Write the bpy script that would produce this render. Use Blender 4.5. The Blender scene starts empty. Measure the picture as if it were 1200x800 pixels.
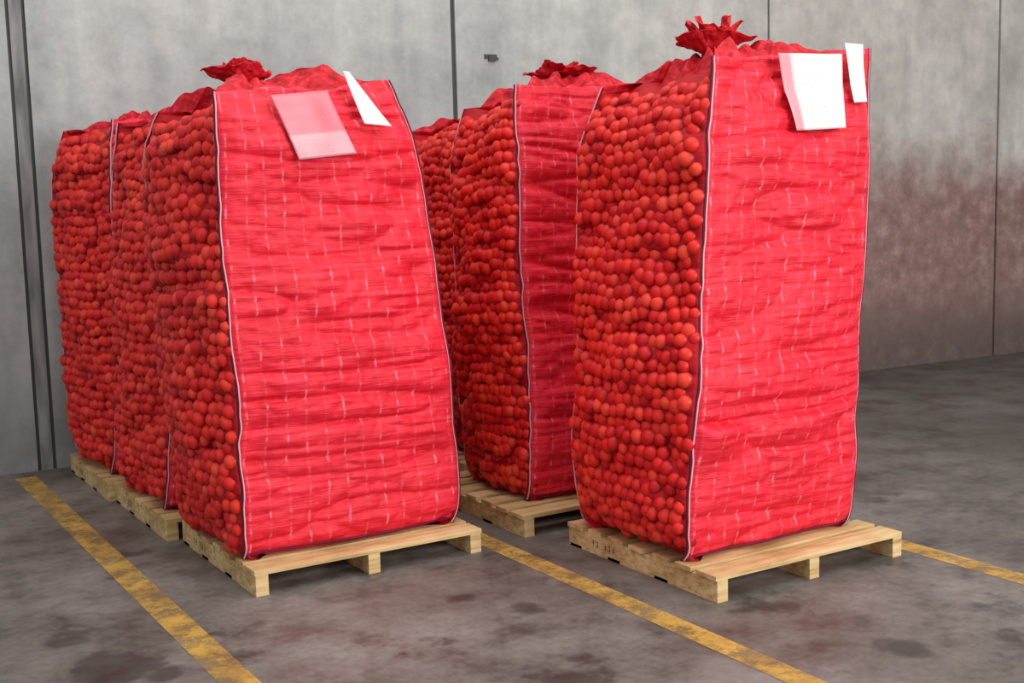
import bpy, math
import numpy as np
from mathutils import Vector, Matrix

scene = bpy.context.scene
COL = scene.collection
scene.view_settings.view_transform = 'Standard'
scene.view_settings.look = 'None'

# ------------------------------------------------------------ helpers
def link(o, parent=None):
    COL.objects.link(o)
    if parent: o.parent = parent
    return o

def mesh_np(name, V, Q, mats, uv=None, matidx=None, smooth=True, parent=None, attr=None):
    V = np.asarray(V, dtype=np.float32); Q = np.asarray(Q, dtype=np.int32)
    me = bpy.data.meshes.new(name)
    me.vertices.add(len(V)); me.vertices.foreach_set('co', V.ravel())
    n, k = Q.shape
    me.loops.add(n*k); me.loops.foreach_set('vertex_index', Q.ravel())
    me.polygons.add(n)
    me.polygons.foreach_set('loop_start', np.arange(0, n*k, k, dtype=np.int32))
    me.polygons.foreach_set('loop_total', np.full(n, k, dtype=np.int32))
    me.polygons.foreach_set('use_smooth', np.full(n, smooth, dtype=bool))
    if matidx is not None: me.polygons.foreach_set('material_index', np.asarray(matidx, dtype=np.int32))
    for m in mats: me.materials.append(m)
    if uv is not None:
        l = me.uv_layers.new(name='UVMap'); l.data.foreach_set('uv', np.asarray(uv, dtype=np.float32)[Q.ravel()].ravel())
    if attr is not None:
        for nm, arr in attr.items():
            a = me.attributes.new(nm, 'FLOAT', 'POINT'); a.data.foreach_set('value', np.asarray(arr, dtype=np.float32))
    me.update(calc_edges=True); me.validate()
    return link(bpy.data.objects.new(name, me), parent)

def grid_quads(nr, nc, wrap=False, off=0):
    r = np.arange(nr-1)[:, None]; c = np.arange(nc if wrap else nc-1)[None, :]
    c2 = (c+1) % nc
    a = r*nc+c; b = r*nc+c2; d = (r+1)*nc+c2; e = (r+1)*nc+c
    return np.stack([a, b, d, e], -1).reshape(-1, 4)+off

def box(V, Q, x0, x1, y0, y1, z0, z1):
    o = len(V)
    V += [(x0,y0,z0),(x1,y0,z0),(x1,y1,z0),(x0,y1,z0),(x0,y0,z1),(x1,y0,z1),(x1,y1,z1),(x0,y1,z1)]
    Q += [(o,o+3,o+2,o+1),(o+4,o+5,o+6,o+7),(o,o+1,o+5,o+4),(o+1,o+2,o+6,o+5),(o+2,o+3,o+7,o+6),(o+3,o,o+4,o+7)]

def h2(i, j, seed):
    x = np.sin(i*127.1+j*311.7+seed*74.7)*43758.5453
    return x-np.floor(x)

def vn(x, y, seed=0):
    xi = np.floor(x); yi = np.floor(y); fx = x-xi; fy = y-yi
    fx = fx*fx*(3-2*fx); fy = fy*fy*(3-2*fy)
    return (h2(xi,yi,seed)*(1-fx)+h2(xi+1,yi,seed)*fx)*(1-fy)+(h2(xi,yi+1,seed)*(1-fx)+h2(xi+1,yi+1,seed)*fx)*fy

def cells(x, y, seed):
    best = np.zeros(x.shape)
    yi = np.floor(y)
    for dj in (-1,0,1):
        j = yi+dj; xo = x-.5*(j%2); xi = np.floor(xo)
        for di in (-1,0,1):
            i = xi+di
            cx = i+.5+.5*(j%2)+(h2(i,j,seed)-.5)*.5; cy = j+.5+(h2(i,j,seed+1)-.5)*.4
            d2 = (x-cx)**2+(y-cy)**2
            best = np.maximum(best, np.sqrt(np.clip(1-d2/.5,0,1)))
    return best

def sstep(a, b, x):
    t = np.clip((x-a)/(b-a), 0, 1); return t*t*(3-2*t)

# ------------------------------------------------------------ materials
class NT:
    def __init__(s, name):
        s.m = bpy.data.materials.new(name); s.m.use_nodes = True
        s.t = s.m.node_tree; s.b = s.t.nodes['Principled BSDF']
    def n(s, typ, **kw):
        nd = s.t.nodes.new(typ)
        for k, v in kw.items():
            if k in nd.inputs: nd.inputs[k].default_value = v
            else: setattr(nd, k, v)
        return nd
    def l(s, a, b): s.t.links.new(a, b)
    def setb(s, **kw):
        for k, v in kw.items(): s.b.inputs[k.replace('_', ' ')].default_value = v
    def mapping(s, src, scale, loc=(0,0,0)):
        m = s.n('ShaderNodeMapping'); m.inputs['Scale'].default_value = scale; m.inputs['Location'].default_value = loc
        s.l(src, m.inputs['Vector']); return m.outputs[0]
    def noise(s, vec, scale, detail=4, rough=.5):
        nd = s.n('ShaderNodeTexNoise'); nd.inputs['Scale'].default_value = scale; nd.inputs['Detail'].default_value = detail
        nd.inputs['Roughness'].default_value = rough
        s.l(vec, nd.inputs['Vector']); return nd.outputs['Fac']
    def ramp(s, fac, stops):
        r = s.n('ShaderNodeValToRGB'); el = r.color_ramp.elements
        while len(el) < len(stops): el.new(.5)
        for e, (p, c) in zip(el, stops):
            e.position = p; e.color = (*c, 1) if isinstance(c, tuple) else (c, c, c, 1)
        s.l(fac, r.inputs[0]); return r.outputs[0]
    def mix(s, fac, a, b, typ='MIX'):
        m = s.n('ShaderNodeMix'); m.data_type = 'RGBA'; m.blend_type = typ
        for v, i in ((fac, 0), (a, 6), (b, 7)):
            if isinstance(v, (int, float)): m.inputs[i].default_value = v
            elif isinstance(v, tuple): m.inputs[i].default_value = (*v, 1)
            else: s.l(v, m.inputs[i])
        return m.outputs[2]
    def math(s, op, a, b=None, clamp=False):
        m = s.n('ShaderNodeMath'); m.operation = op; m.use_clamp = clamp
        for v, i in ((a, 0), (b, 1)):
            if v is None: continue
            if isinstance(v, (int, float)): m.inputs[i].default_value = v
            else: s.l(v, m.inputs[i])
        return m.outputs[0]
    def mrange(s, v, a, b, c=0., d=1.):
        m = s.n('ShaderNodeMapRange'); m.interpolation_type = 'SMOOTHSTEP'
        s.l(v, m.inputs[0])
        for i, q in zip((1,2,3,4), (a,b,c,d)): m.inputs[i].default_value = q
        return m.outputs[0]
    def dist(s, vec, p):
        d = s.n('ShaderNodeVectorMath'); d.operation = 'DISTANCE'; s.l(vec, d.inputs[0]); d.inputs[1].default_value = p
        return d.outputs['Value']
    def bump(s, h, strength=.3, dist=.01):
        b = s.n('ShaderNodeBump'); b.inputs['Strength'].default_value = strength; b.inputs['Distance'].default_value = dist
        s.l(h, b.inputs['Height']); s.l(b.outputs[0], s.b.inputs['Normal'])

def flat(name, col, rough=.6, spec=.3):
    t = NT(name); t.setb(Base_Color=(*col, 1), Roughness=rough, Specular_IOR_Level=spec); return t

# woven red fabric (front/back panels)
t = NT('woven_red_fabric')
uv = t.n('ShaderNodeTexCoord').outputs['UV']
streak = t.noise(t.mapping(uv, (2.6, 52, 1)), 1.0, 6, .65)
c = t.ramp(streak, [(.28, (.60,.005,.018)), (.5, (.85,.014,.040)), (.64, (.93,.036,.070)), (.78, (.96,.15,.18))])
blot = t.noise(t.mapping(uv, (5, 9, 1), (4,2,0)), 1.0, 4)
c = t.mix(.5, c, t.ramp(blot, [(.35, (.78,.52,.54)), (.6, (1.,1.,1.))]), 'MULTIPLY')
sep = t.n('ShaderNodeSeparateXYZ'); t.l(uv, sep.inputs[0])
wob = t.noise(t.mapping(uv, (3, 3, 1)), 1.0, 2)
ux = t.math('ADD', t.math('MULTIPLY', sep.outputs[0], 1/.086), t.math('MULTIPLY', wob, .5))
fr = t.math('FRACT', ux)
ad = t.math('ABSOLUTE', t.math('SUBTRACT', fr, .5))
line = t.mrange(ad, .02, .08, 1., 0.)
dash = t.mrange(t.noise(t.mapping(uv, (10, 22, 1), (3,1,0)), 1.0, 3), .48, .66)
c = t.mix(t.math('MULTIPLY', t.math('MULTIPLY', line, dash), .50), c, (.95,.34,.37))
c = t.mix(t.math('MULTIPLY', line, .06), c, (.95,.25,.3))
t.l(c, t.b.inputs['Base Color']); t.setb(Roughness=.48, Specular_IOR_Level=.35)
fine = t.noise(t.mapping(uv, (12, 100, 1)), 1.0, 5, .6)
t.bump(fine, .5, .011)
FAB = t.m

# open netting (over the onions)
t = NT('red_netting')
uv = t.n('ShaderNodeTexCoord').outputs['UV']
nz = t.noise(t.mapping(uv, (12, 40, 1)), 1.0, 4)
t.l(t.ramp(nz, [(.3, (.30,.003,.007)), (.7, (.54,.008,.014))]), t.b.inputs['Base Color'])
t.setb(Roughness=.6, Specular_IOR_Level=.25)
t.bump(nz, .4, .008)
NET = t.m

# gathered top netting
t = NT('gathered_red_net')
ob = t.n('ShaderNodeTexCoord').outputs['Object']
nz = t.noise(ob, 26, 5)
t.l(t.ramp(nz, [(.3, (.28,.004,.010)), (.52, (.58,.010,.020)), (.75, (.80,.05,.07))]), t.b.inputs['Base Color'])
t.setb(Roughness=.6, Specular_IOR_Level=.25)
t.bump(nz, .7, .02)
TUFT = t.m

# onions held against the net: skin colour where pressed, edges painted net red, doubling as crevice shade
t = NT('onion_skin_under_net')
at = t.n('ShaderNodeAttribute'); at.attribute_name = 'rnd'
pr = t.n('ShaderNodeAttribute'); pr.attribute_name = 'press_shade'
c = t.ramp(at.outputs['Fac'], [(0, (.62,.008,.012)), (.4, (.80,.018,.014)), (.75, (.88,.035,.020)), (1, (.92,.07,.035))])
ob = t.n('ShaderNodeTexCoord').outputs['Object']
nz = t.noise(ob, 60, 2)
c = t.mix(.25, c, t.ramp(nz, [(.35, .6), (.6, 1.0)]), 'MULTIPLY')
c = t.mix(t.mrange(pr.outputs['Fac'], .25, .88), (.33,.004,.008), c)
t.l(c, t.b.inputs['Base Color']); t.setb(Roughness=.42, Specular_IOR_Level=.30)
ONI = t.m

PIPE = flat('pale_pink_piping', (.72,.42,.48), .6).m
DARK = flat('maroon_piping', (.12,.006,.03), .6).m
STAMP = flat('pallet_stamp_ink', (.10,.07,.04), .7).m
LABEL = flat('white_label', (.84,.84,.85), .35, .4).m
t = NT('frosted_label_pocket')
uv = t.n('ShaderNodeTexCoord').outputs['UV']
sep = t.n('ShaderNodeSeparateXYZ'); t.l(uv, sep.inputs[0])
band = t.mrange(sep.outputs[1], .34, .40, 1., 0.)
tx = t.noise(t.mapping(uv, (26, 60, 1)), 1.0, 2)
c = t.mix(band, (.70,.16,.21), (.72,.35,.39))
c = t.mix(t.math('MULTIPLY', t.mrange(tx, .52, .6), .25), c, (.5,.06,.1))
t.l(c, t.b.inputs['Base Color']); t.setb(Roughness=.32, Specular_IOR_Level=.35)
POCKET = t.m
t = NT('printed_white_label')
uv = t.n('ShaderNodeTexCoord').outputs['UV']
sep = t.n('ShaderNodeSeparateXYZ'); t.l(uv, sep.inputs[0])
left = t.mrange(sep.outputs[0], .14, .22, 1., 0.)
tx = t.noise(t.mapping(uv, (22, 44, 1)), 1.0, 2)
c = t.mix(t.math('MULTIPLY', t.mrange(tx, .55, .62), .35), (.78,.76,.76), (.62,.32,.32))
c = t.mix(left, c, (.76,.31,.35))
t.l(c, t.b.inputs['Base Color']); t.setb(Roughness=.3, Specular_IOR_Level=.5)
PLABEL = t.m

# pine
t = NT('pine_wood')
ob = t.n('ShaderNodeTexCoord').outputs['Object']
g = t.noise(t.mapping(ob, (3, 30, 60)), 1.0, 5, .6)
c = t.ramp(g, [(.3, (.46,.28,.11)), (.5, (.68,.48,.23)), (.7, (.80,.61,.34))])
k = t.noise(ob, 5, 4)
c = t.mix(.5, c, t.ramp(k, [(.35, (.58,.45,.32)), (.6, (1.,1.,1.))]), 'MULTIPLY')
t.l(c, t.b.inputs['Base Color']); t.setb(Roughness=.65, Specular_IOR_Level=.25)
t.bump(g, .3, .004)
PINE = t.m

# concrete wall (object coords: x along wall, z up)
t = NT('precast_concrete')
ob = t.n('ShaderNodeTexCoord').outputs['Object']
sep = t.n('ShaderNodeSeparateXYZ'); t.l(ob, sep.inputs[0])
n1 = t.noise(ob, .9, 6, .65); n2 = t.noise(ob, 6, 7, .72)
c = t.ramp(n1, [(.30, (.30,.318,.308)), (.5, (.42,.435,.423)), (.70, (.57,.575,.55))])
warm = t.mrange(sep.outputs[0], 2.6, 7.2)
c = t.mix(t.math('MULTIPLY', warm, .8), c, t.ramp(n1, [(.3, (.46,.415,.375)), (.5,(.60,.55,.505)), (.7, (.74,.69,.64))]))
c = t.mix(.45, c, t.ramp(n2, [(.3, .5), (.6, 1.0)]), 'MULTIPLY')
vs = t.noise(t.mapping(ob, (7, 7, .5)), 1.0, 4)
c = t.mix(.3, c, t.ramp(vs, [(.35, .6), (.6, 1.0)]), 'MULTIPLY')
edge = t.math('ADD', sep.outputs[2], t.math('MULTIPLY', t.noise(ob, 1.3, 5, .65), -1.5))
mz = t.mrange(edge, .7, 1.5, 1., 0.)
mx = t.mrange(sep.outputs[0], 5.0, 7.0)
sm = t.math('MULTIPLY', t.math('MULTIPLY', mz, mx), .9)
c = t.mix(sm, c, t.ramp(n2, [(.3, (.14,.066,.058)), (.52, (.24,.125,.11)), (.72, (.40,.26,.23))]))
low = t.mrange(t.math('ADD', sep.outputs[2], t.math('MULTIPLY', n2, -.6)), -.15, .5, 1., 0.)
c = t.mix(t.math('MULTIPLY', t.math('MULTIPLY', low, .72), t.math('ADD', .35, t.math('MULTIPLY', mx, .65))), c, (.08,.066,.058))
t.l(c, t.b.inputs['Base Color']); t.setb(Roughness=.8, Specular_IOR_Level=.25)
t.bump(t.noise(ob, 30, 6, .7), .25, .01)
WALLM = t.m
JOINT = flat('joint_sealant', (.075,.073,.07), .8, .2).m
t = NT('joint_strip')
ob = t.n('ShaderNodeTexCoord').outputs['Object']
t.l(t.ramp(t.noise(t.mapping(ob, (12,12,2)), 1., 5), [(.35, (.12,.12,.118)), (.65, (.32,.32,.315))]), t.b.inputs['Base Color'])
t.setb(Roughness=.8); STRIP = t.m

# floor
t = NT('worn_concrete_floor')
ob = t.n('ShaderNodeTexCoord').outputs['Object']
sep = t.n('ShaderNodeSeparateXYZ'); t.l(ob, sep.inputs[0])
n1 = t.noise(ob, .8, 6, .62); n2 = t.noise(ob, 3.2, 8, .72); n3 = t.noise(ob, 26, 5, .7)
c = t.ramp(n1, [(.3, (.115,.098,.084)), (.5, (.185,.162,.143)), (.7, (.28,.253,.228))])
c = t.mix(.85, c, t.ramp(n2, [(.3, .32), (.5, .88), (.7, 1.0)]), 'MULTIPLY')
c = t.mix(.5, c, t.ramp(n3, [(.3, .45), (.6, 1.0)]), 'MULTIPLY')
spot = t.mrange(t.noise(t.mapping(ob,(1,1,1),(3.3,1.7,0)), 2.1, 6, .65), .57, .67)
# oil / damp patches on the slab
wob = t.math('MULTIPLY', t.noise(ob, 6, 4, .6), .22)
for p, r in (((.94,4.22,0),.17),((.86,4.62,0),.10),((1.06,4.05,0),.07),((2.44,3.86,0),.07),((2.30,4.15,0),.06),((3.3,2.75,0),.10)):
    d = t.math('ADD', t.dist(ob, p), wob)
    spot = t.math('MAXIMUM', spot, t.mrange(d, r+.06, r+.13, 1., 0.))
c = t.mix(t.math('MULTIPLY', spot, .7), c, (.034,.030,.027))
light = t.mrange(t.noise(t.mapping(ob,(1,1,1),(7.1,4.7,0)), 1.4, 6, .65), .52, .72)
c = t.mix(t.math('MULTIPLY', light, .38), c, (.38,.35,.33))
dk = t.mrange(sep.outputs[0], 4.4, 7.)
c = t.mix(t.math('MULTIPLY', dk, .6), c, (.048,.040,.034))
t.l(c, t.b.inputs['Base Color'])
t.l(t.math('SUBTRACT', t.mrange(n2, .3, .7, .42, .68), t.math('MULTIPLY', spot, .12)), t.b.inputs['Roughness'])
t.setb(Specular_IOR_Level=.34)
t.bump(n3, .15, .01)
FLOORM = t.m

# yellow paint worn through
t = NT('worn_yellow_paint')
ob = t.n('ShaderNodeTexCoord').outputs['Object']
n1 = t.noise(ob, 8, 7, .78)
c = t.ramp(t.noise(ob, 5, 4), [(.3, (.36,.21,.06)), (.55, (.58,.35,.07)), (.75, (.66,.44,.12))])
t.l(c, t.b.inputs['Base Color']); t.setb(Roughness=.55)
t.l(t.mrange(n1, .38, .58, .25, .94), t.b.inputs['Alpha'])
YEL = t.m

# ------------------------------------------------------------ floor + wall
mesh_np('floor', [(-10,-6,0),(22,-6,0),(22,9.5,0),(-10,9.5,0)], [(0,1,2,3)], [FLOORM], smooth=False)

L = math.atan2(-.58, 9.13)
V=[]; Q=[]; M=[]
def addb(mi, *a):
    n=len(Q); box(V, Q, *a); M.extend([mi]*(len(Q)-n))
k = 1/math.cos(L)
seams = [(-2.70,.02), ((1.42-1.14)*k, .11), ((4.29-1.14)*k, .036), ((7.13-1.14)*k, .022), ((9.84-1.14)*k, .028), (11.55,.02), (14.4,.02)]
addb(1, -6, 17, .02, .22, 0, 5.2)
xs=-6
for sx, w in seams:
    addb(0, xs, sx-w/2, 0, .02, 0, 5.2); xs = sx+w/2
addb(0, xs, 17, 0, .02, 0, 5.2)
s0 = seams[1][0]
addb(2, s0-.035, s0+.035, .006, .02, 0, 5.2)
wall = mesh_np('wall_back', V, Q, [WALLM, JOINT, STRIP], matidx=M, smooth=False)
wall.location = (1.14, 7.80, 0); wall.rotation_euler = (0,0,L)
V=[]; Q=[]
box(V,Q,-.05,.05,-.006,.003,-.012,.02); box(V,Q,-.02,.035,-.018,.0,-.03,.012); box(V,Q,.03,.06,-.01,.003,-.02,.0)
ins = mesh_np('wall_anchor_plate', V, Q, [JOINT], smooth=False)
q = Matrix.Rotation(L,4,'Z') @ Vector(((4.58-1.14)*k, 0, 2.60)); ins.location=(1.14+q.x, 7.8+q.y, q.z); ins.rotation_euler=(0,0,L)

for x0, x1, y1 in ((1.20,1.32,7.62),(2.74,2.85,7.5),(4.21,4.33,7.4)):
    mesh_np('yellow_floor_line', [(x0,-3,.002),(x1,-3,.002),(x1,y1,.002),(x0,y1,.002)], [(0,1,2,3)], [YEL], smooth=False)

# ------------------------------------------------------------ pallets
PH=.108
def pallet(x0, y0, w, d, seed, rot=0.):
    rng=np.random.default_rng(seed)
    V=[]; Q=[]
    sw=.055
    for x in (0, w/2-sw/2, w-sw):
        box(V,Q,x,x+sw,0,d,0,PH-.0205)
    nb=7; bw=.10; gap=(d-nb*bw)/(nb-1)
    for i in range(nb):
        y=i*(bw+gap); j=rng.uniform(-.006,.006)
        ww = bw+ (.02 if i in (0,nb-1) else 0)
        yy = y if i<nb-1 else d-ww
        box(V,Q,-.004+j,w+.004+j,yy,yy+ww,PH-.020,PH)
    for y in (d*.30, d*.62, d-.1):
        box(V,Q,.0,w,y,y+.09,.0,.014)
    nw=len(Q)
    for x in (-.0012, w-.0008):
        for g in range(5):
            yb=d*.66+g*.03+(.03 if g>2 else 0)
            box(V,Q,x,x+.002,yb,yb+.004,.038,.062)
            for hz in rng.choice([.038,.049,.059],2,replace=False):
                box(V,Q,x,x+.002,yb,yb+.016,hz,hz+.004)
    mi=[0]*nw+[1]*(len(Q)-nw)
    V=[(a-w/2,b-d/2,c) for a,b,c in V]
    o=mesh_np('wooden_pallet', V, Q, [PINE,STAMP], matidx=mi, smooth=False)
    bm=o.modifiers.new('bev','BEVEL'); bm.width=.003; bm.segments=2; bm.limit_method='ANGLE'; bm.use_clamp_overlap=True
    o.location=(x0+w/2,y0+d/2,0); o.rotation_euler=(0,0,rot)
    return o

# ------------------------------------------------------------ sacks
def tube(path, r, n=8):
    path=np.asarray(path); T=np.gradient(path,axis=0); T/=np.linalg.norm(T,axis=1)[:,None]+1e-9
    ref=np.where(np.abs(T[:,2:3])>.7, np.array([[1.,0,0]]), np.array([[0,0,1.]]))
    A=np.cross(T,ref); A/=np.linalg.norm(A,axis=1)[:,None]; B=np.cross(T,A)
    a=np.linspace(0,2*np.pi,n,endpoint=False)
    P=path[:,None,:]+r*(np.cos(a)[None,:,None]*A[:,None,:]+np.sin(a)[None,:,None]*B[:,None,:])
    return P.reshape(-1,3), grid_quads(len(path),n,True)

class Sack:
    def __init__(s, keys, ztop, bulge, seed, nsag=.015, toproll=(0.015,.09,.12,.14), fold=None):
        s.kv=np.array([k[0] for k in keys]); s.kc=np.array([k[1] for k in keys],float)
        s.zt=ztop; s.b=bulge; s.seed=seed; s.sag=nsag; s.tr=toproll; s.fold=fold
        s.cen=s.kc.mean(axis=(0,1))
    def corner(s,i,v):
        i=i%4
        out=[]
        for d in (0,1):
            w=(np.interp(v,s.kv,s.kc[:,i,d])+np.interp(np.clip(v-.05,0,1),s.kv,s.kc[:,i,d])+np.interp(np.clip(v+.05,0,1),s.kv,s.kc[:,i,d]))/3
            w=w+.026*(vn(v*5.3,v*0+i,s.seed+31+d)-.5)+.012*(vn(v*13,v*0+i,s.seed+41+d)-.5)
            out.append(w)
        return np.stack(out,-1)
    def P(s,f,u,v,disp=1):
        f=np.asarray(f); u=np.asarray(u,float); v=np.asarray(v,float)
        c0=np.zeros(u.shape+(2,)); c1=np.zeros(u.shape+(2,)); bl=np.zeros(u.shape); tr=np.zeros(u.shape); z0=np.zeros(u.shape); z1=np.zeros(u.shape)
        for k in range(4):
            m=(f==k)
            if not m.any(): continue
            c0[m]=s.corner(k,v[m]); c1[m]=s.corner(k+1,v[m]); bl[m]=s.b[k]; tr[m]=s.tr[k]; z0[m]=s.zt[k]; z1[m]=s.zt[(k+1)%4]
        sp=np.clip(4*u*(1-u),0,1)
        U=f+u
        zt=z0+(z1-z0)*u - s.sag*sp + .045*(vn(U*5,U*0,s.seed+77)-.5)*np.clip(sp*2,0,1)+.018*(vn(U*15,U*0,s.seed+78)-.5)*np.clip(sp*2,0,1)
        e=c1-c0; n=np.stack([e[...,1],-e[...,0]],-1); n/=np.linalg.norm(n,axis=-1)[...,None]+1e-9
        xy=c0+e*u[...,None]
        vp=np.clip(np.sin(np.pi*np.clip(v,0,1)**.75),0,1)**.45
        vp=np.maximum(vp, .7*sstep(0,.06,v)*(v<.5))
        off=bl*vp*sp**.44
        rb=np.clip(1-v/.055,0,1); off=off-.06*(1-np.sqrt(np.clip(1-rb*rb,0,1)))
        rt=np.clip((v-.90)/.10,0,1); off=off-tr*(1-np.sqrt(np.clip(1-rt*rt,0,1)))*np.clip(sp*2.2,0,1)
        z=PH+v*(zt-PH)
        if disp:
            fade=np.clip(sp*3.5,0,1)**.7
            se=s.seed
            off=off+((vn(U*3.1,z*3.3,se+3)-.5)*.048+(vn(U*1.5,z*1.6,se+9)-.5)*.04)*fade
        if disp==1:
            zz=z+.05*(vn(U*2.3,z*1.1,se+1)-.5)
            r1=1-np.abs(2*vn(U*1.7,zz*8.5,se+5)-1); r2=1-np.abs(2*vn(U*3.5+7,zz*19,se+6)-1)
            isf=((f==0)|(f==2)).astype(float)
            cr=-(.026*r1**5+.012*r2**3)*(1+.45*(1-isf))
            hf=isf*((vn(U*9,z*38+3*vn(U*5,z*5,se),se+11)-.5)*.010+(vn(U*16,z*17,se+13)-.5)*.007+.009*(cells(U*16,z*19,se)-.6))
            if s.fold is not None:
                zf=s.fold+.05*(vn(U*3,U*0,se+55)-.5)
                hf=hf+(f==0)*(-.026*np.exp(-((z-zf)/.012)**2)+.020*np.exp(-((z-zf+.05)/.045)**2))
            off=off+(cr+hf)*fade
        xy=xy+n*off[...,None]
        return np.concatenate([xy,z[...,None]],-1)
    def N(s,f,u,v,disp=2):
        h=.006
        a=s.P(f,np.clip(u+h,0,1),v,disp)-s.P(f,np.clip(u-h,0,1),v,disp)
        b=s.P(f,u,np.clip(v+h,0,1),disp)-s.P(f,u,np.clip(v-h,0,1),disp)
        n=np.cross(a,b); n/=np.linalg.norm(n,axis=-1)[...,None]+1e-9
        return n
    def build(s, neck, tuft_h, tuft_r, hi=True, tilt=(0,0)):
        root=bpy.data.objects.new('onion_mesh_sack',None); root.empty_display_size=.2
        root.location=(s.cen[0],s.cen[1],PH); COL.objects.link(root)
        s.root=root; inv=np.array([s.cen[0],s.cen[1],PH])
        NC=130 if hi else 70; NR=250 if hi else 130
        f=np.repeat(np.arange(4),NC); u=np.tile(np.arange(NC)/NC,4)
        t=np.linspace(0,1,NR)
        F,VV=np.meshgrid(f,t); Ug,_=np.meshgrid(u,t)
        body=s.P(F,Ug,VV)
        uvu=(F+Ug)*1.0; uvz=body[...,2]
        rim=body[-1]; K=26; tt=np.linspace(0,1,K+1)[1:]
        nk=np.array(neck); ang=np.arctan2(rim[:,1]-nk[1],rim[:,0]-nk[0])
        nr=.045
        nring=np.stack([nk[0]+nr*np.cos(ang),nk[1]+nr*np.sin(ang),np.full(len(ang),nk[2])],-1)
        cap=[]
        for q in tt:
            p=rim*(1-q)+nring*q
            w=q**1.5
            zz=rim[:,2]*(1-w)+nk[2]*w - .02*np.sin(np.pi*min(1,q*2.4))*(q<.42) + .03*np.sin(np.pi*q)*(q>.1)
            ple=(vn(ang*6+2*vn(ang*2,ang*0+q*3,s.seed),np.full_like(ang,q*2.5),s.seed+21)-.5)*.10*np.sin(np.pi*min(1,q+.1))
            ple=ple+(vn(p[:,0]*17,p[:,1]*17,s.seed+22)-.5)*.045*np.sin(np.pi*min(1,q+.05))
            p[:,2]=zz+ple*(q<1)
            cap.append(p)
        cap=np.array(cap)
        allv=np.concatenate([body,cap],0); R,C_=allv.shape[:2]
        bc=np.concatenate([s.cen,[PH+.004]])
        V=np.concatenate([allv.reshape(-1,3),bc[None]],0)-inv
        Qd=grid_quads(R,C_,True)
        rows=np.repeat(np.arange(R-1),C_); cols=np.tile(np.arange(C_),R-1); fc=f[cols]
        mi=np.where((fc==0)|(fc==2),0,1); mi=np.where(rows>=NR-1,2,mi)
        cidx=len(V)-1
        bot=np.array([[cidx,(i+2)%C_,(i+1)%C_,i] for i in range(0,C_,2)])
        Qd=np.concatenate([Qd,bot],0); mi=np.concatenate([mi,np.zeros(len(bot),int)])
        uv=np.stack([np.concatenate([uvu.ravel(),np.tile(f+u,K),[0]]),np.concatenate([uvz.ravel(),cap[...,2].ravel()*1.,[0]])],-1)
        mesh_np('sack_body',V,Qd,[FAB,NET,TUFT],uv=uv,matidx=mi,parent=root)
        # crumpled tied-off top: nested soft lobed folds of netting
        rng=np.random.default_rng(s.seed)
        tv=[];tq=[];off=0
        for layer in range(3):
            A=180;J=30
            a=np.linspace(0,2*np.pi,A,endpoint=False); ph=rng.uniform(0,6,6)
            R0=tuft_r*(1.,.74,.5)[layer]; H0=tuft_h*(.7,.95,1.1)[layer]
            P=[]
            for j in range(J):
                q=j/(J-1)
                rad=.035+(R0-.035)*math.sin(min(1,q*1.3)*math.pi/2)*(1-.6*max(0,q-.65)/.35)
                lob=1+q*(.24*np.sin(2*a+ph[0])+.20*np.sin(3*a+ph[1]+q*2)+.05*np.sin(9*a+ph[2]))
                fold=.10*q*(vn(a*7,np.full_like(a,q*4),s.seed+layer)-.5)*2
                rr=rad*np.maximum(.25,lob+fold)
                hh=H0*(math.sin(q*2.4))*(1+.28*q*np.sin(2*a+ph[3])+.10*q*np.sin(4*a+ph[4]))
                hh=hh+.022*q*(vn(a*5,np.full_like(a,q*5+9),s.seed+layer+3)-.5)
                x=nk[0]+rr*np.cos(a)+tilt[0]*hh; y=nk[1]+rr*np.sin(a)+tilt[1]*hh
                P.append(np.stack([x,y,nk[2]-.01+hh],-1))
            P=np.array(P)
            P+= .018*(np.stack([vn(P[...,0]*28,P[...,2]*28,5),vn(P[...,1]*28,P[...,2]*28,6),vn(P[...,0]*28,P[...,1]*28,7)],-1)-.5)
            tv.append(P.reshape(-1,3)-inv); tq.append(grid_quads(J,A,True)+off); off+=J*A
        mesh_np('tied_top_ruffle',np.concatenate(tv),np.concatenate(tq),[TUFT],parent=root)
        ring=np.linspace(0,2*np.pi,40)
        rp,rq=tube(np.stack([nk[0]+.05*np.cos(ring),nk[1]+.05*np.sin(ring),np.full(40,nk[2]+.004)],-1)-inv,.008)
        mesh_np('tie_cord',rp,rq,[DARK],parent=root)
        # seams
        v=np.linspace(0.006,1,160); wv=[];wq=[];wo=0; dv=[];dq=[];do=0
        for k in range(4):
            fk=np.full(v.shape,k); p=s.P(fk,np.zeros_like(v),v,0)
            out=p[:,:2]-s.cen; out/=np.linalg.norm(out,axis=1)[:,None]
            wig=.008*(vn(v*34,v*0,s.seed+k)-.5)
            tan=np.stack([-out[:,1],out[:,0]],-1)
            pw=p.copy(); pw[:,:2]+=out*.006+tan*(.003+wig)[:,None]
            pd=p.copy(); pd[:,:2]+=out*.003+tan*(-.006+wig)[:,None]
            if k==1: pw,pd=pd,pw
            a_,b_=tube(pw-inv,.0034 if k!=1 else .0020); wv.append(a_);wq.append(b_+wo);wo+=len(a_)
            a_,b_=tube(pd-inv,.0046); dv.append(a_);dq.append(b_+do);do+=len(a_)
        uu=np.linspace(0,1,100); fk=np.full(uu.shape,0)
        p=s.P(fk,uu,np.full(uu.shape,.012)); n=s.N(fk,np.clip(uu,.01,.99),np.full(uu.shape,.05)); p[:,:2]+=n[:,:2]*.004
        a_,b_=tube(p-inv,.005); dv.append(a_);dq.append(b_+do);do+=len(a_)
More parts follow.
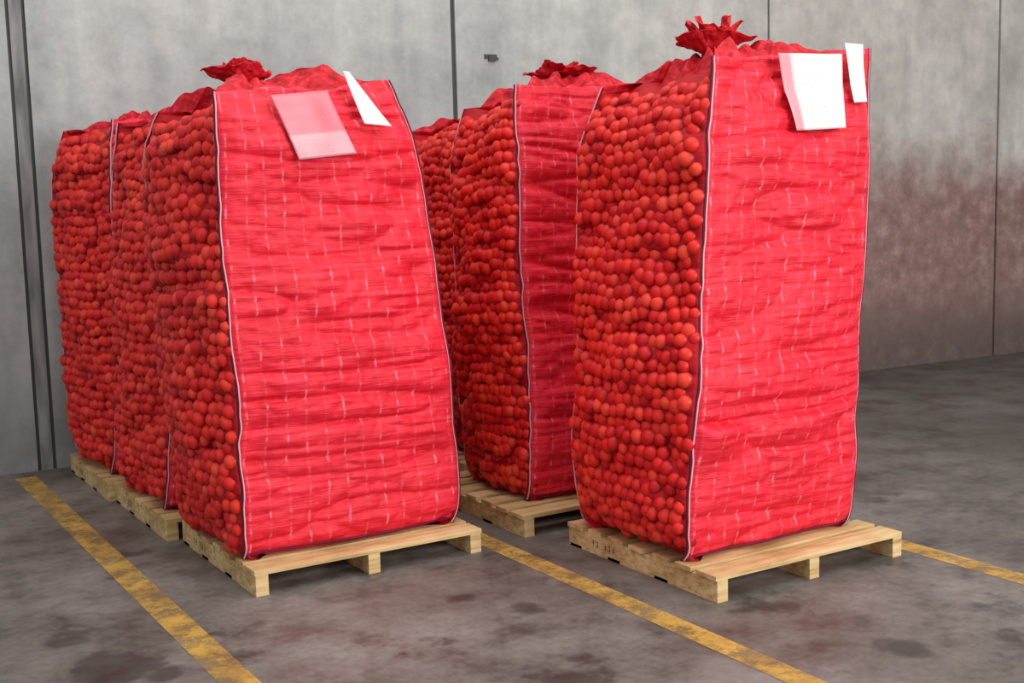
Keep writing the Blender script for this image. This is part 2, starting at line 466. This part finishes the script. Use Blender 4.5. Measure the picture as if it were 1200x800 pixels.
        mesh_np('seam_piping_pale',np.concatenate(wv),np.concatenate(wq),[PIPE],parent=root)
        mesh_np('seam_piping_dark',np.concatenate(dv),np.concatenate(dq),[DARK],parent=root)
        s.onions(inv, 3, .059, .051, .016, .984); s.onions(inv, 1, .062, .055, .06, .97)
    def onions(s, inv, face, dx, dz, lo, hi):
        rng=np.random.default_rng(s.seed*7+face)
        W=.94; H=np.mean(s.zt)-PH
        nr=int(H/dz); nc=int(W/dx); U=[];Vv=[]
        for r in range(nr):
            for c in range(nc):
                uu=((c+.5+.5*(r%2)-.25)/nc)+rng.normal(0,.12)/nc; vv=(r+.6)/nr+rng.normal(0,.12)/nr
                if lo<uu<hi and .008<vv<.985: U.append(uu);Vv.append(vv)
        U=np.array(U);Vv=np.array(Vv); F=np.full(U.shape,face)
        n=len(U); r=dx*.62*rng.uniform(.9,1.12,n)
        P=s.P(F,U,Vv); N=s.N(F,U,Vv)
        ed=np.clip(np.minimum(U,1-U)/.05,0,1)
        if face==1: ed=np.clip(np.minimum(U/.22,(1-U)/.06),0,1)
        r=r*(.72+.28*ed)
        C=P-N*(r*(rng.uniform(.34,.56,n)+.35*(1-ed)))[:,None]
        ok=C[:,2]-r*1.2>PH+.001
        C=C[ok];r=r[ok];N=N[ok];n=len(r)
        a=16;b=10
        th=np.linspace(0,2*np.pi,a,endpoint=False); ph=np.linspace(.012,np.pi-.012,b)
        S=np.stack([np.sin(ph)[:,None]*np.cos(th)[None],np.sin(ph)[:,None]*np.sin(th)[None],(np.cos(ph)[:,None])*np.ones((1,a))],-1).reshape(-1,3)
        q=rng.normal(size=(n,4)); q/=np.linalg.norm(q,axis=1)[:,None]; w,x,y,z=q.T
        Rm=np.stack([np.stack([1-2*(y*y+z*z),2*(x*y-w*z),2*(x*z+w*y)],-1),np.stack([2*(x*y+w*z),1-2*(x*x+z*z),2*(y*z-w*x)],-1),np.stack([2*(x*z-w*y),2*(y*z+w*x),1-2*(x*x+y*y)],-1)],1)
        sc=np.stack([np.ones(n),rng.uniform(.9,1,n),rng.uniform(.94,1.1,n)],-1)
        D=np.einsum('nij,nkj->nki',Rm,S[None]*sc[:,None,:])
        press_shade=np.einsum('nki,ni->nk',D,N)  # outward-facing amount; low values get the painted-in crevice darkening
        V=D*r[:,None,None]+C[:,None,:]
        V=V-inv
        base=grid_quads(b,a,True)
        Q=(base[None]+ (np.arange(n)*a*b)[:,None,None]).reshape(-1,4)
        att=np.repeat(rng.uniform(0,1,n),a*b)
        mesh_np('onions',V.reshape(-1,3),Q,[ONI],parent=s.root,attr={'rnd':att,'press_shade':press_shade.ravel()})
    def label(s, name, quad, mat, lift=.014):
        n=30; a=np.linspace(0,1,n); A,B=np.meshgrid(a,a)
        q=np.array(quad,float)
        XZ=(q[0]*(1-A)[...,None]+q[1]*A[...,None])*(1-B)[...,None]+(q[3]*(1-A)[...,None]+q[2]*A[...,None])*B[...,None]
        z=XZ[...,1]; x=XZ[...,0]
        u=np.full(x.shape,.5); f=np.zeros(x.shape,int)
        for _ in range(6):
            zt=s.zt[0]+(s.zt[1]-s.zt[0])*u-s.sag*4*u*(1-u); v=(z-PH)/(zt-PH); vc=np.clip(v,0,1)
            c0=s.corner(0,vc); c1=s.corner(1,vc); u=np.clip((x-c0[...,0])/(c1[...,0]-c0[...,0]),.01,.99)
        P=s.P(f,u,np.clip(v,0,.93),2)
        P[...,0]=x; P[...,2]=z
        P[...,1]-=lift+ .010*(vn(A*3+q[0,0]*9,B*3,s.seed)-.5)
        inv=np.array([s.cen[0],s.cen[1],PH])
        uv=np.stack([A.ravel(),1-B.ravel()],-1)
        o=mesh_np(name,P.reshape(-1,3)-inv,grid_quads(n,n)[:,::-1],[mat],uv=uv,parent=s.root)
        sm=o.modifiers.new('sol','SOLIDIFY'); sm.thickness=.0012

# front-left sack
pallet(1.62,4.65,1.07,1.0,1)
a1=Sack([(0,[(1.64,4.80),(2.64,4.82),(2.62,5.58),(1.64,5.56)]),
         (.15,[(1.63,4.79),(2.66,4.80),(2.62,5.62),(1.60,5.60)]),
         (.5,[(1.62,4.79),(2.60,4.80),(2.55,5.62),(1.57,5.62)]),
         (.8,[(1.61,4.80),(2.55,4.82),(2.48,5.60),(1.54,5.62)]),
         (.93,[(1.61,4.80),(2.47,4.83),(2.42,5.58),(1.54,5.60)]),
         (1,[(1.61,4.80),(2.38,4.84),(2.33,5.50),(1.62,5.52)])],
        [2.05,2.12,2.06,2.02],[.055,.07,.06,.075],11)
a1.build((1.88,5.22,2.12),.095,.14,tilt=(-.2,0))
a1.label('label_pocket',[(1.815,2.035),(2.07,2.06),(2.19,1.80),(1.925,1.775)],POCKET,.02)
a1.label('white_tag',[(2.14,2.14),(2.17,2.14),(2.36,1.915),(2.23,1.925)],LABEL,.03)

# front-right sack
pallet(3.08,3.49,1.06,1.02,2)
b1=Sack([(0,[(3.09,3.68),(4.04,3.69),(4.03,4.42),(3.10,4.42)]),
         (.15,[(3.09,3.67),(4.06,3.68),(4.04,4.46),(3.07,4.46)]),
         (.4,[(3.16,3.67),(4.07,3.69),(4.04,4.46),(3.10,4.46)]),
         (.9,[(3.23,3.68),(4.13,3.70),(4.05,4.44),(3.17,4.46)]),
         (1,[(3.25,3.68),(4.13,3.70),(4.0,4.38),(3.25,4.36)])],
        [2.13,2.20,2.12,2.07],[.055,.07,.06,.08],23,fold=.70)
b1.build((3.62,4.10,2.19),.135,.165,tilt=(-.1,0))
b1.label('printed_label',[(3.56,2.15),(3.925,2.16),(3.94,1.855),(3.64,1.84)],PLABEL,.02)
b1.label('white_tag',[(3.935,2.205),(4.05,2.205),(4.065,1.965),(3.985,1.96)],LABEL,.028)

# second row right
pallet(2.97,4.72,1.06,1.0,3)
b2=Sack([(0,[(3.14,4.92),(4.05,4.93),(4.03,5.60),(3.14,5.52)]),
         (.2,[(3.13,4.91),(4.06,4.92),(4.05,5.64),(3.10,5.56)]),
         (.9,[(3.12,4.92),(4.02,4.94),(4.00,5.64),(3.12,5.58)]),
         (1,[(3.13,4.93),(4.00,4.95),(3.95,5.56),(3.18,5.50)])],
        [2.13,2.15,2.10,2.06],[.055,.07,.06,.075],37)
b2.build((3.60,5.28,2.18),.09,.18)

# third row right
pallet(3.3,5.84,1.06,1.0,4)
b3=Sack([(0,[(3.44,6.0),(4.32,6.0),(4.30,6.75),(3.44,6.75)]),
         (.2,[(3.42,5.98),(4.34,6.0),(4.32,6.78),(3.40,6.78)]),
         (.9,[(3.44,6.0),(4.32,6.02),(4.30,6.76),(3.42,6.78)]),
         (1,[(3.46,6.02),(4.30,6.05),(4.25,6.70),(3.47,6.72)])],
        [2.06,2.08,2.06,2.01],[.055,.07,.06,.075],41)
b3.build((3.85,6.4,2.05),.05,.11,False)

# second row left
pallet(1.56,5.70,1.06,.98,5)
a2=Sack([(0,[(1.61,5.86),(2.55,5.88),(2.52,6.58),(1.60,6.58)]),
         (.2,[(1.64,5.86),(2.58,5.88),(2.56,6.60),(1.59,6.62)]),
         (.5,[(1.70,5.86),(2.60,5.90),(2.58,6.60),(1.62,6.62)]),
         (.9,[(1.74,5.86),(2.58,5.90),(2.54,6.58),(1.63,6.62)]),
         (1,[(1.76,5.88),(2.54,5.92),(2.50,6.52),(1.68,6.54)])],
        [2.06,2.10,2.06,2.04],[.055,.07,.06,.07],53)
a2.build((2.05,6.2,2.11),.05,.13)

# back row left
pallet(1.53,6.70,1.06,.95,6)
a3=Sack([(0,[(1.60,6.84),(2.5,6.86),(2.48,7.52),(1.56,7.52)]),
         (.2,[(1.63,6.82),(2.52,6.86),(2.5,7.54),(1.53,7.54)]),
         (.5,[(1.67,6.82),(2.52,6.86),(2.5,7.54),(1.53,7.54)]),
         (.9,[(1.69,6.84),(2.50,6.88),(2.46,7.52),(1.52,7.52)]),
         (1,[(1.72,6.86),(2.46,6.90),(2.42,7.46),(1.60,7.46)])],
        [2.08,2.10,2.07,2.05],[.055,.07,.06,.07],67)
a3.build((2.05,7.2,2.08),.04,.10)

# ------------------------------------------------------------ light
def area(name, loc, target, sx, sy, power, col=(1,1,1)):
    l=bpy.data.lights.new(name,'AREA'); l.shape='RECTANGLE'; l.size=sx; l.size_y=sy; l.energy=power; l.color=col
    o=bpy.data.objects.new(name,l); o.location=loc
    o.rotation_euler=(Vector(target)-Vector(loc)).to_track_quat('-Z','Y').to_euler(); COL.objects.link(o)
area('loading_door_daylight',(5.2,-4.6,3.4),(3,5,1.0),5,3.5,660,(1,.985,.96))
area('skylight',(2.2,3.0,6.5),(2.5,4.6,0),6,6,260,(1,.99,.97))
w=bpy.data.worlds.new('world'); scene.world=w; w.use_nodes=True
w.node_tree.nodes['Background'].inputs[0].default_value=(.97,.98,1,1)
w.node_tree.nodes['Background'].inputs[1].default_value=.62

# ------------------------------------------------------------ camera
f=1419.0
d1=Vector((-890,146,-f)).normalized(); d2=Vector((2300,228,-f)).normalized()
Yv=d1; Xv=(d2-d1*d2.dot(d1)).normalized(); Zv=Xv.cross(Yv)
R=Matrix((Xv,Yv,Zv))
cam=bpy.data.cameras.new('camera'); cam.sensor_width=36; cam.lens=f/1200*36
co=bpy.data.objects.new('camera',cam); co.matrix_world=Matrix.Translation((0,0,1.6))@R.to_4x4()
COL.objects.link(co); scene.camera=co
